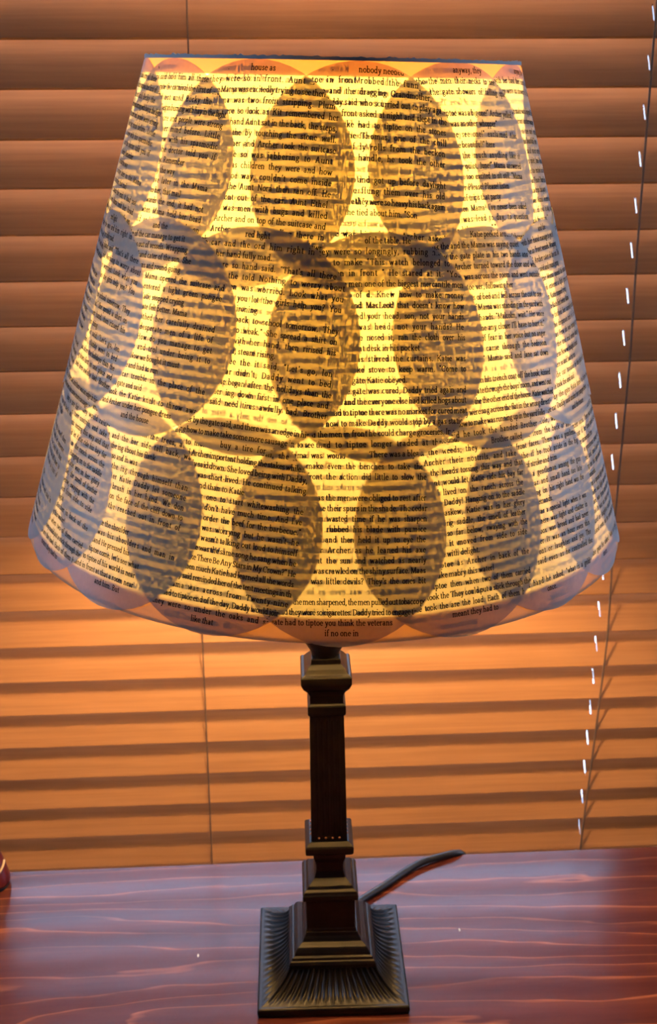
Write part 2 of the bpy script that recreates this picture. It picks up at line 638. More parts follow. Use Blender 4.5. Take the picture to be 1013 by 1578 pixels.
sk = lamp_part('fluted_skirt', skirt(), MT['bronze'], smooth=True, lean=False)
sk.data.materials.append(MT['rubbed'])
lamp_part('stepped_tier', square_loft([(0.0215, 0.0300), (0.0246, 0.0301), (0.0265, 0.0292), (0.0272, 0.0280), (0.0290, 0.0278), (0.0293, 0.0262),
                                       (0.0312, 0.0258), (0.0335, 0.0246), (0.0345, 0.0238), (0.0352, 0.0226), (0.0360, 0.0214), (0.0366, 0.0204),
                                       (0.0385, 0.0196), (0.0400, 0.0186), (0.0425, 0.0178)]), MT['bronze'], 0.0004, lean=False)
lamp_part('plinth', square_loft([(0.0420, 0.0176), (0.0445, 0.0172), (0.0450, 0.0168), (0.0690, 0.0168), (0.0695, 0.0178)]), MT['bronze'], 0.0004)
lamp_part('pedestal_block', square_loft([(0.0692, 0.0186), (0.0702, 0.0191), (0.0735, 0.0191), (0.0745, 0.0183), (0.0760, 0.0180), (0.0772, 0.0160),
                                         (0.0790, 0.0152), (0.0812, 0.0122), (0.0825, 0.0106), (0.0870, 0.0094), (0.0910, 0.0092), (0.0945, 0.0096),
                                         (0.0985, 0.0108), (0.1030, 0.0112)]), MT['bronze'], 0.0004)
lamp_part('collar', square_loft([(0.1020, 0.0118), (0.1050, 0.0156), (0.1062, 0.0163), (0.1105, 0.0164), (0.1118, 0.0156), (0.1140, 0.0130)]), MT['bronze'], 0.0004)


def col_groove(s, z):
    ph = (s * 0.5 + 0.5 - 0.12) / 0.76 * 5
    if ph <= 0 or ph >= 5:
        return 0
    env = min(1, max(0, (z - 0.1185) / 0.002)) * min(1, max(0, (0.209 - z) / 0.002))
    return 0.0009 * (0.5 - 0.5 * math.cos(2 * math.pi * ph)) * env


column = lamp_part('fluted_column', square_loft([(0.1125, 0.0121), (0.1183, 0.01205), (0.1195, 0.0120), (0.1210, 0.0120), (0.15, 0.01175), (0.18, 0.01145),
                                                 (0.2065, 0.0111), (0.2080, 0.0111), (0.2095, 0.0110), (0.2125, 0.0109)], 60, col_groove), MT['bronze'])
for a in range(4):
    for k in range(4):
        s = (-0.57 + k * 0.38) * 0.0121
        d = 0.0121
        nx, ny = [(0, -1), (1, 0), (0, 1), (-1, 0)][a]
        tx, ty = [(1, 0), (0, 1), (-1, 0), (0, -1)][a]
        sb = bmesh.new()
        bmesh.ops.create_uvsphere(sb, u_segments=8, v_segments=6, radius=0.00085)
        bmesh.ops.translate(sb, verts=sb.verts, vec=(nx * d + tx * s, ny * d + ty * s, 0.1165))
        lamp_part('copper_bead', sb, MT['copper'], smooth=True, parent=column)
lamp_part('capital', square_loft([(0.2110, 0.0118), (0.2125, 0.0124), (0.2175, 0.0124), (0.2185, 0.0118), (0.2195, 0.0108), (0.2250, 0.0108),
                                  (0.2285, 0.0122), (0.2320, 0.0148), (0.2345, 0.0158), (0.2360, 0.0163), (0.2405, 0.0163), (0.2415, 0.0155),
                                  (0.2422, 0.0140), (0.2450, 0.0120), (0.2475, 0.0098), (0.2510, 0.0092)]), MT['bronze'], 0.0004)
# turned cup under the socket
lamp_part('socket_cup', lathe_bm([(0.0088, 0.2490), (0.0095, 0.2530), (0.0125, 0.2585), (0.0152, 0.2640), (0.0166, 0.2700), (0.0168, 0.2760), (0.0150, 0.2785)], 32),
          MT['bronze'], smooth=True)
lamp_part('socket', lathe_bm([(0.013, 0.277), (0.0165, 0.282), (0.0165, 0.318), (0.0178, 0.322), (0.0100, 0.328), (0.0100, 0.400), (0.0178, 0.405), (0.0178, 0.443), (0.0160, 0.4475)], 24), MT['brass'], smooth=True)
BZ = 0.4475
lamp_part('light_bulb', lathe_bm([(0.0115, BZ - 0.002), (0.0140, BZ + 0.006), (0.0190, BZ + 0.014), (0.0212, BZ + 0.026), (0.0216, BZ + 0.070), (0.0216, BZ + 0.118),
                                  (0.0200, BZ + 0.134), (0.0155, BZ + 0.145), (0.0085, BZ + 0.151), (0.0005, BZ + 0.153)], 20), MT['bulb'], smooth=True)
# harp wires and finial carry the shade
for sx in (-1, 1):
    pts = catmull([(sx * 0.017, 0, 0.285), (sx * 0.040, 0, 0.330), (sx * 0.050, 0, 0.400), (sx * 0.050, 0, 0.540), (sx * 0.036, 0, 0.592), (sx * 0.018, 0, 0.6022), (sx * 0.001, 0, 0.6032)], 6)
    lamp_part('harp_wire', tube_bm(pts, 0.0013, 8), MT['brass'], smooth=True)
lamp_part('finial', lathe_bm([(0.003, 0.6020), (0.0075, 0.6026), (0.0075, 0.6040), (0.004, 0.6052), (0.0010, 0.6054)], 16), MT['brass'], smooth=True)

# power cord: leaves behind the foot and drops over the table's back edge
cp = catmull([(0.012, 0.046, 0.0042), (0.024, 0.060, 0.0032), (0.044, 0.077, 0.0032), (0.062, 0.093, 0.0036), (0.077, 0.104, 0.0040), (0.091, 0.1105, 0.0034), (0.103, 0.1155, 0.0026),
              (0.111, 0.1195, -0.0005), (0.115, 0.1225, -0.008)], 6)
lamp_part('power_cord', tube_bm(cp, 0.0028, 10, 1.0), MT['cable'], smooth=True, lean=False)

# ------------------------------------------------------------------ shade: a cone lined with fabric, book page circles over it
Z_TOP, R_TOP, Z_BOT, R_BOT = 0.6055, 0.0985, 0.3485, 0.1754
SLOPE = (R_BOT - R_TOP) / (Z_TOP - Z_BOT)
SINA = SLOPE / math.sqrt(1 + SLOPE ** 2)
COSA = 1 / math.sqrt(1 + SLOPE ** 2)


def cone_pts(rho, az, h):
    """rho = distance from the apex along the slant, az = angle from the front (towards the camera), h = offset out of the surface"""
    r = rho * SINA + h * COSA
    z = APEX - rho * COSA + h * SINA
    return np.stack([r * np.sin(az), -r * np.cos(az), z], -1)


APEX = Z_TOP + R_TOP / SLOPE


def rho_at(z):
    return (APEX - z) / COSA


def cone_strip(z_hi, z_lo, h, seg=144, rows=10):
    bm = bmesh.new()
    rings = []
    for j in range(rows + 1):
        rho = rho_at(z_hi + (z_lo - z_hi) * j / rows)
        az = np.arange(seg) * 2 * math.pi / seg
        rings.append([bm.verts.new(p) for p in cone_pts(np.full(seg, rho), az, h)])
    for a, b in zip(rings, rings[1:]):
        for k in range(seg):
            bm.faces.new((a[k], a[(k + 1) % seg], b[(k + 1) % seg], b[k]))
    return bm


shade = bm_obj('lamp_shade', cone_strip(Z_TOP, Z_BOT, 0.0), MT['lining'], lamp, True)
PIV = Vector((0, 0, 0.48))
TILT = Matrix.Translation(PIV) @ Matrix.Rotation(R(1.2), 4, 'Y') @ Matrix.Translation(-PIV)
shade.matrix_local = Matrix.Translation((-0.0006, 0, 0)) @ TILT
shade['label'] = 'glowing tapered shade covered with overlapping printed paper circles'
bm_obj('hem_tape', cone_strip(Z_TOP, Z_TOP - 0.0080, -0.0006, rows=2), MT['hem'], shade, True)
bm_obj('hem_tape', cone_strip(Z_BOT + 0.0125, Z_BOT, -0.0006, rows=2), MT['hem'], shade, True)
# wire hoops in the rims and the spider that sits on the harp
for z, rr in ((Z_TOP - 0.0005, R_TOP - 0.0022), (Z_BOT + 0.0012, R_BOT - 0.0026)):
    pts = [(rr * math.cos(a), rr * math.sin(a), z) for a in [2 * math.pi * k / 96 for k in range(97)]]
    bm_obj('rim_hoop', tube_bm(pts, 0.0011, 6), MT['brass'], shade, True)
for k in range(3):
    a = math.pi / 2 + k * 2 * math.pi / 3
    pts = [(0.006 * math.cos(a), 0.006 * math.sin(a), 0.6034), (0.05 * math.cos(a), 0.05 * math.sin(a), 0.6036), ((R_TOP - 0.002) * math.cos(a), (R_TOP - 0.002) * math.sin(a), Z_TOP - 0.001)]
    bm_obj('spider_arm', tube_bm(catmull(pts, 5), 0.0012, 6), MT['brass'], shade, True)


def torn_rim():
    """the pale torn paper edge along the top rim"""
    bm = bmesh.new()
    seg = 420
    rnd = random.Random(4)
    prev = None
    first = None
    for k in range(seg):
        a = 2 * math.pi * k / seg
        hi = 0.0003 + 0.0005 * abs(rnd.gauss(0, 0.8))
        lo = -0.0010
        ring = []
        for rr, dz in ((R_TOP + 0.0009, lo), (R_TOP + 0.0008, hi), (R_TOP - 0.0006, hi * 0.7), (R_TOP - 0.0006, lo)):
            ring.append(bm.verts.new((rr * math.sin(a), -rr * math.cos(a), Z_TOP + dz)))
        if prev:
            for i in range(4):
                bm.faces.new((prev[i], ring[i], ring[(i + 1) % 4], prev[(i + 1) % 4]))
        else:
            first = ring
        prev = ring
    for i in range(4):
        bm.faces.new((prev[i], first[i], first[(i + 1) % 4], prev[(i + 1) % 4]))
    return bm


bm_obj('torn_paper_rim', torn_rim(), MT['rimedge'], shade)

# ------------------------------------------------------------------ a small old-style serif alphabet drawn as strokes
XH, CAP, ASC, DSC = 5.0, 7.4, 8.0, -2.6
THICK, THIN = 1.42, 0.66
GL = {}


def arc(cx, cy, rx, ry, a0=0, a1=360, n=None):
    n = n or max(3, int(abs(a1 - a0) / 40))
    return [(cx + rx * math.cos(R(a0 + (a1 - a0) * i / n)), cy + ry * math.sin(R(a0 + (a1 - a0) * i / n))) for i in range(n + 1)]


def stem(x, y0, y1, s=''):
    out = [[(x, y0), (x, y1)]]
    if 'b' in s:
        out.append([(x - 1.0, y0 + 0.2), (x + 1.0, y0 + 0.2)])
    if 'r' in s:
        out.append([(x, y0 + 0.2), (x + 0.9, y0 + 0.3)])
    if 't' in s:
        out.append([(x - 0.95, y1 - 0.45), (x, y1 - 0.1)])
    if 'T' in s:
        out.append([(x - 1.0, y1 - 0.2), (x + 1.0, y1 - 0.2)])
    return out


def g(ch, w, *parts):
    polys = []
    for p in parts:
        if isinstance(p[0], tuple):
            polys.append(list(p))
        else:
            polys.extend(p)
    quads = []
    for pl in polys:
        for (x0, y0), (x1, y1) in zip(pl, pl[1:]):
            dx, dy = x1 - x0, y1 - y0
            l = math.hypot(dx, dy) or 1e-6
            th = (THIN + (THICK - THIN) * abs(dy) / l) / 2
            ex, ey = dx / l * 0.18, dy / l * 0.18
            px, py = -dy / l * th, dx / l * th
            quads.append(((x0 - ex + px, y0 - ey + py), (x0 - ex - px, y0 - ey - py), (x1 + ex - px, y1 + ey - py), (x1 + ex + px, y1 + ey + py)))
    GL[ch] = (w, np.array(quads))


DOT = lambda x, y: [(x, y - 0.45), (x, y + 0.45)]
g('a', 4.9, arc(1.9, 1.45, 1.3, 1.3), stem(3.3, 0.2, 3.6, 'r'), arc(2.1, 3.5, 1.25, 1.3, 0, 165))
g('b', 5.2, stem(1.0, 0.1, ASC, 't'), arc(2.7, 2.5, 1.7, 2.3))
g('c', 4.6, arc(2.5, 2.5, 1.8, 2.3, 45, 320))
g('d', 5.4, arc(2.3, 2.5, 1.7, 2.3), stem(4.0, 0.0, ASC, 'tr'))
g('e', 4.6, arc(2.4, 2.5, 1.8, 2.3, 5, 320), [(0.7, 2.8), (4.1, 2.8)])
g('f', 3.4, stem(1.4, 0, 6.5, 'b'), [(1.4, 6.4), (1.9, 7.6), (2.9, 7.9), (3.4, 7.3)], [(0.3, 4.8), (2.9, 4.8)])
g('g', 4.9, arc(2.2, 3.3, 1.5, 1.6), arc(2.3, -1.0, 1.9, 1.3), [(1.2, 1.8), (1.2, 0.6), (3.4, 0.2)], [(3.4, 4.6), (4.6, 4.8)])
g('h', 5.7, stem(1.1, 0, ASC, 'tb'), [(1.1, 3.7), (2.2, 4.7), (3.4, 4.6), (4.2, 3.6)], stem(4.2, 0, 3.7, 'b'))
g('i', 2.7, stem(1.3, 0, 4.9, 'tb'), DOT(1.25, 7.0))
g('j', 2.7, [(1.5, 4.9), (1.5, -1.2), (0.8, -2.4), (-0.1, -2.2)], [(0.6, 4.6), (1.5, 4.8)], DOT(1.45, 7.0))
g('k', 5.4, stem(1.1, 0, ASC, 'tb'), [(4.2, 4.7), (1.6, 2.2)], [(2.4, 2.9), (4.6, 0.2)], [(3.2, 4.7), (5.0, 4.7)], [(3.7, 0.2), (5.4, 0.2)])
g('l', 2.7, stem(1.3, 0, ASC, 'tb'))
g('m', 8.6, stem(1.1, 0, 4.9, 'tb'), [(1.1, 3.7), (2.2, 4.7), (3.3, 4.6), (4.1, 3.6)], stem(4.1, 0, 3.7, 'b'), [(4.1, 3.7), (5.2, 4.7), (6.3, 4.6), (7.1, 3.6)], stem(7.1, 0, 3.7, 'b'))
g('n', 5.7, stem(1.1, 0, 4.9, 'tb'), [(1.1, 3.7), (2.2, 4.7), (3.4, 4.6), (4.2, 3.6)], stem(4.2, 0, 3.7, 'b'))
g('o', 5.0, arc(2.5, 2.5, 1.9, 2.35))
g('p', 5.3, stem(1.1, DSC, 4.9, 'tb'), arc(2.8, 2.5, 1.7, 2.3))
g('q', 5.3, arc(2.3, 2.5, 1.7, 2.3), stem(4.0, DSC, 4.9, 'b'))
g('r', 4.0, stem(1.1, 0, 4.9, 'tb'), [(1.1, 3.4), (2.0, 4.7), (3.2, 4.7), (3.6, 4.1)])
g('s', 4.0, [(3.3, 3.7), (2.6, 4.7), (1.4, 4.7), (0.8, 3.8), (1.3, 2.9), (2.6, 2.2), (3.3, 1.3), (2.7, 0.3), (1.3, 0.3), (0.6, 1.3)])
g('t', 3.3, [(1.4, 6.3), (1.4, 1.0), (2.0, 0.2), (3.1, 0.5)], [(0.3, 4.7), (2.9, 4.7)])
g('u', 5.6, stem(1.2, 1.3, 4.9, 't'), [(1.2, 1.3), (1.8, 0.4), (2.9, 0.3), (4.1, 1.2)], stem(4.1, 0, 4.9, 'tr'))
g('v', 5.0, [(0.9, 4.8), (2.6, 0.1)], [(2.6, 0.1), (4.1, 4.8)], [(0.1, 4.7), (1.9, 4.7)], [(3.3, 4.7), (4.9, 4.7)])
g('w', 7.4, [(0.9, 4.8), (2.3, 0.1)], [(2.3, 0.1), (3.7, 4.6)], [(3.7, 4.6), (5.1, 0.1)], [(5.1, 0.1), (6.5, 4.8)], [(0.1, 4.7), (1.8, 4.7)], [(5.7, 4.7), (7.3, 4.7)])
g('x', 5.0, [(0.9, 4.8), (4.1, 0.1)], [(4.0, 4.8), (0.9, 0.1)], [(0.1, 4.7), (1.9, 4.7)], [(3.2, 0.2), (4.9, 0.2)])
g('y', 5.0, [(0.9, 4.8), (2.6, 0.3)], [(4.2, 4.8), (2.2, -1.2), (1.2, -2.4), (0.3, -2.0)], [(0.1, 4.7), (1.9, 4.7)], [(3.3, 4.7), (4.9, 4.7)])
g('z', 4.6, [(0.6, 4.0), (0.7, 4.7), (4.0, 4.7)], [(4.0, 4.7), (0.7, 0.2)], [(0.7, 0.2), (4.0, 0.2), (4.2, 1.1)])
g('A', 7.4, [(3.7, CAP), (1.2, 0.2)], [(3.7, CAP), (6.0, 0.2)], [(2.0, 2.6), (5.2, 2.6)], [(0.2, 0.2), (2.2, 0.2)], [(4.9, 0.2), (7.2, 0.2)])
g('B', 6.4, stem(1.3, 0, CAP, 'bT'), arc(2.6, 5.6, 2.0, 1.7, -90, 90), arc(2.8, 2.0, 2.5, 1.9, -90, 90), [(1.3, 3.9), (2.8, 3.9)], [(1.3, 7.2), (2.8, 7.2)], [(1.3, 0.2), (2.8, 0.2)])
g('C', 6.8, arc(3.6, 3.7, 2.9, 3.6, 40, 320), [(5.9, 7.2), (5.9, 5.2)])
g('D', 7.2, stem(1.3, 0, CAP, 'bT'), arc(3.0, 3.7, 3.3, 3.5, -90, 90), [(1.3, 7.2), (3.0, 7.2)], [(1.3, 0.2), (3.0, 0.2)])
g('E', 6.2, stem(1.3, 0, CAP, 'bT'), [(1.3, 7.2), (5.4, 7.2), (5.5, 5.9)], [(1.3, 3.9), (4.2, 3.9)], [(4.2, 4.8), (4.2, 3.0)], [(1.3, 0.2), (5.5, 0.2), (5.7, 1.7)])
g('F', 5.8, stem(1.3, 0, CAP, 'bT'), [(1.3, 7.2), (5.2, 7.2), (5.3, 5.9)], [(1.3, 3.9), (4.0, 3.9)], [(4.0, 4.8), (4.0, 3.0)])
g('G', 7.4, arc(3.6, 3.7, 2.9, 3.6, 40, 345), [(5.9, 7.2), (5.9, 5.2)], [(6.2, 0.7), (6.2, 3.1)], [(5.0, 3.1), (7.1, 3.1)])
g('H', 7.6, stem(1.4, 0, CAP, 'bT'), stem(6.0, 0, CAP, 'bT'), [(1.4, 3.8), (6.0, 3.8)])
g('I', 3.2, stem(1.6, 0, CAP, 'bT'))
g('J', 4.0, [(2.4, CAP), (2.4, 0.6), (1.5, -0.8), (0.3, -0.4)], [(1.2, 7.2), (3.5, 7.2)])
g('K', 7.2, stem(1.4, 0, CAP, 'bT'), [(5.8, 7.2), (1.8, 3.3)], [(3.0, 4.5), (6.0, 0.2)], [(4.8, 7.2), (6.8, 7.2)], [(5.0, 0.2), (7.1, 0.2)])
g('L', 6.0, stem(1.3, 0, CAP, 'bT'), [(1.3, 0.2), (5.2, 0.2), (5.5, 2.0)])
g('M', 9.0, stem(1.4, 0, CAP, 'bT'), [(1.6, 7.2), (4.4, 0.3)], [(4.4, 0.3), (7.2, 7.2)], stem(7.4, 0, CAP, 'bT'))
g('N', 7.6, [(1.5, 0.1), (1.5, 7.2)], [(0.5, 0.2), (2.4, 0.2)], [(1.5, 7.2), (6.1, 0.2)], [(6.1, 0.2), (6.1, 7.3)], [(5.1, 7.2), (7.0, 7.2)], [(0.4, 7.2), (1.6, 7.2)])
g('O', 7.4, arc(3.7, 3.7, 3.0, 3.6))
g('P', 6.0, stem(1.3, 0, CAP, 'bT'), arc(2.7, 5.3, 2.3, 1.95, -90, 90), [(1.3, 7.2), (2.8, 7.2)], [(1.3, 3.4), (2.8, 3.4)])
g('R', 6.8, stem(1.3, 0, CAP, 'bT'), arc(2.7, 5.4, 2.2, 1.8, -90, 90), [(1.3, 7.2), (2.8, 7.2)], [(1.3, 3.6), (2.8, 3.6)], [(3.0, 3.6), (5.6, 0.2)], [(4.9, 0.2), (6.6, 0.2)])
g('S', 5.4, [(4.5, 5.6), (3.9, 7.0), (2.2, 7.2), (1.0, 6.0), (1.4, 4.5), (3.6, 3.2), (4.5, 1.9), (3.8, 0.4), (2.0, 0.2), (0.9, 1.9)])
g('T', 6.6, stem(3.3, 0, CAP, 'b'), [(0.6, 5.7), (0.7, 7.2), (5.9, 7.2), (6.0, 5.7)])
g('U', 7.4, [(1.4, 7.2), (1.4, 2.0), (2.6, 0.3), (4.6, 0.3), (5.8, 2.0), (5.8, 7.2)], [(0.4, 7.2), (2.4, 7.2)], [(4.9, 7.2), (6.8, 7.2)])
g('W', 9.6, [(1.1, 7.2), (3.1, 0.1)], [(3.1, 0.1), (4.8, 6.8)], [(4.8, 6.8), (6.6, 0.1)], [(6.6, 0.1), (8.4, 7.2)], [(0.1, 7.2), (2.1, 7.2)], [(7.5, 7.2), (9.4, 7.2)])
g('Y', 7.0, [(1.1, 7.2), (3.5, 3.4)], [(3.5, 3.4), (5.7, 7.2)], stem(3.5, 0, 3.5, 'b'), [(0.2, 7.2), (2.1, 7.2)], [(4.8, 7.2), (6.8, 7.2)])
g('.', 2.4, DOT(1.1, 0.5))
g(',', 2.4, [(1.3, 0.9), (1.2, -0.2), (0.6, -1.2)])
g(';', 2.6, DOT(1.2, 4.0), [(1.3, 0.9), (1.2, -0.2), (0.6, -1.2)])
g(':', 2.6, DOT(1.2, 4.0), DOT(1.2, 0.5))
g("'", 2.0, [(1.1, 7.8), (0.9, 5.9)])
g('"', 3.6, [(1.1, 7.8), (0.9, 5.9)], [(2.6, 7.8), (2.4, 5.9)])
g('!', 2.8, [(1.3, 7.6), (1.3, 2.2)], DOT(1.3, 0.5))
g('?', 4.6, [(0.7, 5.9), (1.3, 7.2), (2.9, 7.3), (3.7, 6.0), (3.0, 4.6), (2.1, 3.7), (2.1, 2.2)], DOT(2.1, 0.5))
g('-', 3.2, [(0.4, 2.4), (2.8, 2.4)], [(0.4, 2.7), (2.8, 2.7)])
g('_', 7.0, [(0.1, 2.4), (6.9, 2.4)], [(0.1, 2.7), (6.9, 2.7)])

UX, UY = 0.000318, 0.000385
LINE = 0.0049

# what the pages on the front of the shade read, line by line from the top of each circle
T = {}
T['r1b'] = ['', "hold him all these months,", 'the carnival the first of August', 'not until Becky the 1940', 'began burning with hay in the light', 'more and people were strong', 'her mind before. Little',
            "knew with his spasmodic", "the doctor told you if", "Becky. Remember", "it's by the way", 'arrive later in the Mama', 'do to her, that mail', 'towards the end, it had not', 'when Mama held her head',
            'and he wanted only on', "me later", "the slums did so her mother's", 'and gathering in all the money', 'the house and the house']
T['r1c'] = ['house as', 'in front. Aunt Ethel we', 'excitedly trying to see them, and', 'two front stripping. Plumb', 'look as Kit remembered her', 'Aunt sat in the back, the steps,', 'by touching the stone wall.',
            'and Archer took the suitcase', 'was jabbering to Aunt', 'children they were and how', "way, couldn't come inside", 'Aunt Nora then ran off. He', 'out of the car. Aunt Ethel', 'men with bugs and killed',
            'and on top of the suitcase and', 'operatic standing there in', 'and Aunt Nora backed down', 'only a litter of her hand, she', 'covered late, eyes on', 'and the house']
T['r1d'] = ['nobody needed', 'robbed the funny papers', 'dragging Grandmother, Man', 'who scurried out to play again', 'asked at night and slept in the', 'had to tiptoe on the stones', 'Thomas, one of the chill', 'ly rolls from the beckon',
            'handle, he took the other', '', 'and got up before daylight', 'flung them over his old', 'they were so heavy his back again', 'tied about him. "Son', '', 'bicycle in. Archer asked', 'he slid bitterly, running his', 'blond that', 'Brother']
T['r1e'] = ['anyway, they', 'their necks to see the wide', 'showers of falling sparks_', '', 'was a big one!" Archer yelled, "', 'another whopper"', 'see one!" exclaimed Alec', 'beautiful!" here', 'much anything like it', "quiet, June!\" Mama answered",
            'too excited to sit still. "Mama', 'Please! Please! listen', 'trips that party', "Mama! I've never been asked", 'lead to day, to question', 'zoo can." "', 'appeared upon and those many', 'cement was eighteen wide', 'said with it among the', 'and the house']
T['r2b'] = ['and the', 'manage to get it', 'vessels. Wrapping', 'cater of the sun. She', 'and round going', 'Mama opened the suitcase and', 'entered a light green pongee', 'Katie stopped crying', 'Kate felt better. Mama', 'bathed her carefully drained',
            'desperate men of a life of', 'How do you manage to get', 'and trol under being it to', 'Now we bought it must', 'and had to run', 'trouble in the place of the', 'and said', 'Katie knelt to throw away', "under her pongee dress", 'and the house']
T['r2c'] = ['red light', 'ord him right in front of', 'fully mad.', 'hand said. "That\'s all there is', 'told Nothing to worry about', 'was worried. Look what you', 'you let the girls help you? You', 'ironing', 'back to school tomorrow. They',
            'so weak." She spread a shirt on', 'with her hand, then rinsed his', 'd, steam rising.', 'it said, "Let\'s go, lon', "didn't, Daddy went to bed", 'began after the holidays than the', 'ing down first in one place and', 'need tires awfully bad. Brother',
            '', 'said, and there was an edge in his voice', 'take some more sausage in town and', 'buy a tire for the front end."']
T['r2d'] = ['of the table. He', 'longingly, rubbing his thumb', '"This watch belonged to you', '" He stared at it. "Your', 'one of the biggest mercantile men', 'd. Knew how to make money', "MacLeod that doesn't know how", 'your head, son, not your hands.',
            'head, not your hands? He', 'nosed it, ran the cloth over his', 'desk in his pocket', 'stirred the curtains. Katie was', 'stove to keep warm. "Come to', 'Katie obeyed.', 'was cured, Daddy tried again and', 'everyone else had killed hogs about',
            'there was no market for cured meat', 'Daddy would stop by a gas station', 'he could charge groceries. In a wee', 'longer traded at that place.', 'There was a bleak']
T['r2e'] = ['Katie peeked around', 'Mama was saying quiet', 'plate in his two hands and small', 'turned toward the door and when', 'across the room and went outside', 'ver, following her', 'of bed and fell across the cot to see', 'Mama was standing in the yard with',
            'hands. "Malcolm, wait." Her voice', "me any closer I'll have to hurt it.\"", 'of fear in her voice but no anger.', 'came through the bedroom', '" Mama said and Jane sat down', '', 'his trench coat off the hook, kissed', "through the boys' room, and went out",
            'the other end of the house. Katie watched', 'g across the flat in the wrong direction', 'was running up in the yard followed by', 'handed Brother the gun.', 'Brother called']
T['r3b'] = ['thin', 'thin trails', 'were in the trees, all so', 'her side tall back, was', 'ing about his flank', 'and in was', 'ing through himself than', 'Katie Daddy let someone', 'brush in her hand. We don', 'on the face of the cliff down to', 'reached out in front of', '',
            'the shoulder', 'his shoulders and man in', 'He pressed his', "come, let's see what", 'of his world is near', 'at that a room near', 'and him. But']
T['r3c'] = ['age is green. Malcolm. Leave', 'the weather was warm money with', 'your hands. mash, she loved', 'important holding the stakes while he', 'down. She loved being with Daddy,', 'short-lived. He continued talking', 'than to Katie', 'one to start whitewashing the',
            "don't have much time. And I've", 'order the beef for the barbecue."', "was worrying but he wasn't_he", "wasn't talking out loud to himself", 'was the same song he sang when he', 'There Be Any Stars in My Crown?" He', 'much Katie had learned all the words',
            'reminded her of the tent meetings in th', 'across from Twenty-nine.', 'end of the day, Daddy would join the', 'under the oaks and share a', 'like that']
T['r3d'] = ['ever sang anymore. There was', 'straight stare. At night he went to', 'would beguile prayers, was the', 'even the benches to take their', 'the action did little to slow the', '', 'the men were obliged to rest after', 'their spurs in the shade. The cedar',
            'wasted time if he was sharpen', 'rubbed his blade with pumice', 'and then held it up to eye the', 'Archer as he leaned his axe', 'the sun and watched as nearly', 'crawled on the shiny surface. Maas', "little devils? They's the ones bit", '',
            'sharpened, the men pulled out tobacco po', 'cigarettes. Daddy tried to engage them', 'you think the veterans', 'if no one in']
T['r3e'] = ['Katie. Brother', 'hounds swished and waited for', 'weeds; they would raise th', 'their nostrils, and take a', 'heads tossing this way and that', 'would let Katie ride his bay far', 'lived on the ranch across the', 'Daddy! Hanging on to the saddle',
            'askew, Katie was in her glory', 'ing saddle, the smell of leather', 'so far below, swaying with the', 'it moved from side to side', 'with delight.', 'as Archer in back of the', 'mabry this water!', 'then when two of them carried', 'They could put a stick through the',
            'are the load. Each of them hold', 'meant they had to']
T['r3f'] = ['waited for him', 'the table, watching Daddy', 'from the back at another', 'faces. There was a gentleman', 'if he took pride in the big', 'stroke and trim', 'a gentleman among the gun', 'and small hand too late', 'ing on his right hand was the',
            'demands.', 'was a special light when it was', 'there was light and chatter in', 'box was bread and had never', 'It was an hour even this', 'or laughter and joy. The', 'even as he controlled the', '', 'he asked, "what is a gelding"', 'once.']
KEYS = sorted(T)
FILL = ['and the', 'Daddy said', 'with her hand', 'in front', 'they were so', 'by the gate', 'Katie was', 'of the car', 'how to make', 'he took the', 'out of', 'the men', 'had to tiptoe', 'and Archer', 'to see the', 'Mama was']


def ink_quads(lines, u_left, u_right, mirrored, rnd, rad):
    """flat letter outlines of one page circle; the known words are set between u_left and the page margin u_right"""
    out = []
    W = (u_right - u_left) / UX
    for i, text in enumerate(lines):
        v = rad - 0.0030 - LINE * (i + 0.45)
        if not text:
            continue
        ws, ls = 2.6, 0.25
        n = sum(GL[c][0] + ls if c in GL else ws for c in text)
        if n > 0.68 * W or len(text) > 22:
            d = W - n                      # justify: first the word spaces, then the letter fit
            gaps = max(1, text.count(' '))
            dw = max(-1.0, min(3.2, d / gaps))
            ws += dw
            ls += max(-0.45, min(0.7, (d - dw * gaps) / len(text)))
            x = u_right - sum(GL[c][0] + ls if c in GL else ws for c in text) * UX
        else:
            x = u_left
        words = text
        if i not in (0, len(lines) - 1):
            pre = ''
            while len(pre) < 34:
                pre = rnd.choice(FILL) + ' ' + pre
            x -= sum(GL[c][0] + ls if c in GL else ws for c in pre) * UX
            words = pre + text
        x += rnd.uniform(-0.0004, 0.0004)
        for c in words:
            if c in GL:
                w, q = GL[c]
                if abs(x) < rad:
                    p = q.copy()
                    p[..., 0] = x + p[..., 0] * UX
                    p[..., 1] = v + p[..., 1] * UY
                    out.append(p)
                x += (w + ls) * UX
            else:
                x += ws * UX
    if not out:
        return np.zeros((0, 4, 2))
    q = np.concatenate(out)
    if mirrored:
        q = q * np.array([-1.0, 1.0])
    keep = (np.hypot(q[..., 0], q[..., 1]) < rad - 0.0004).all(1)
    return q[keep]


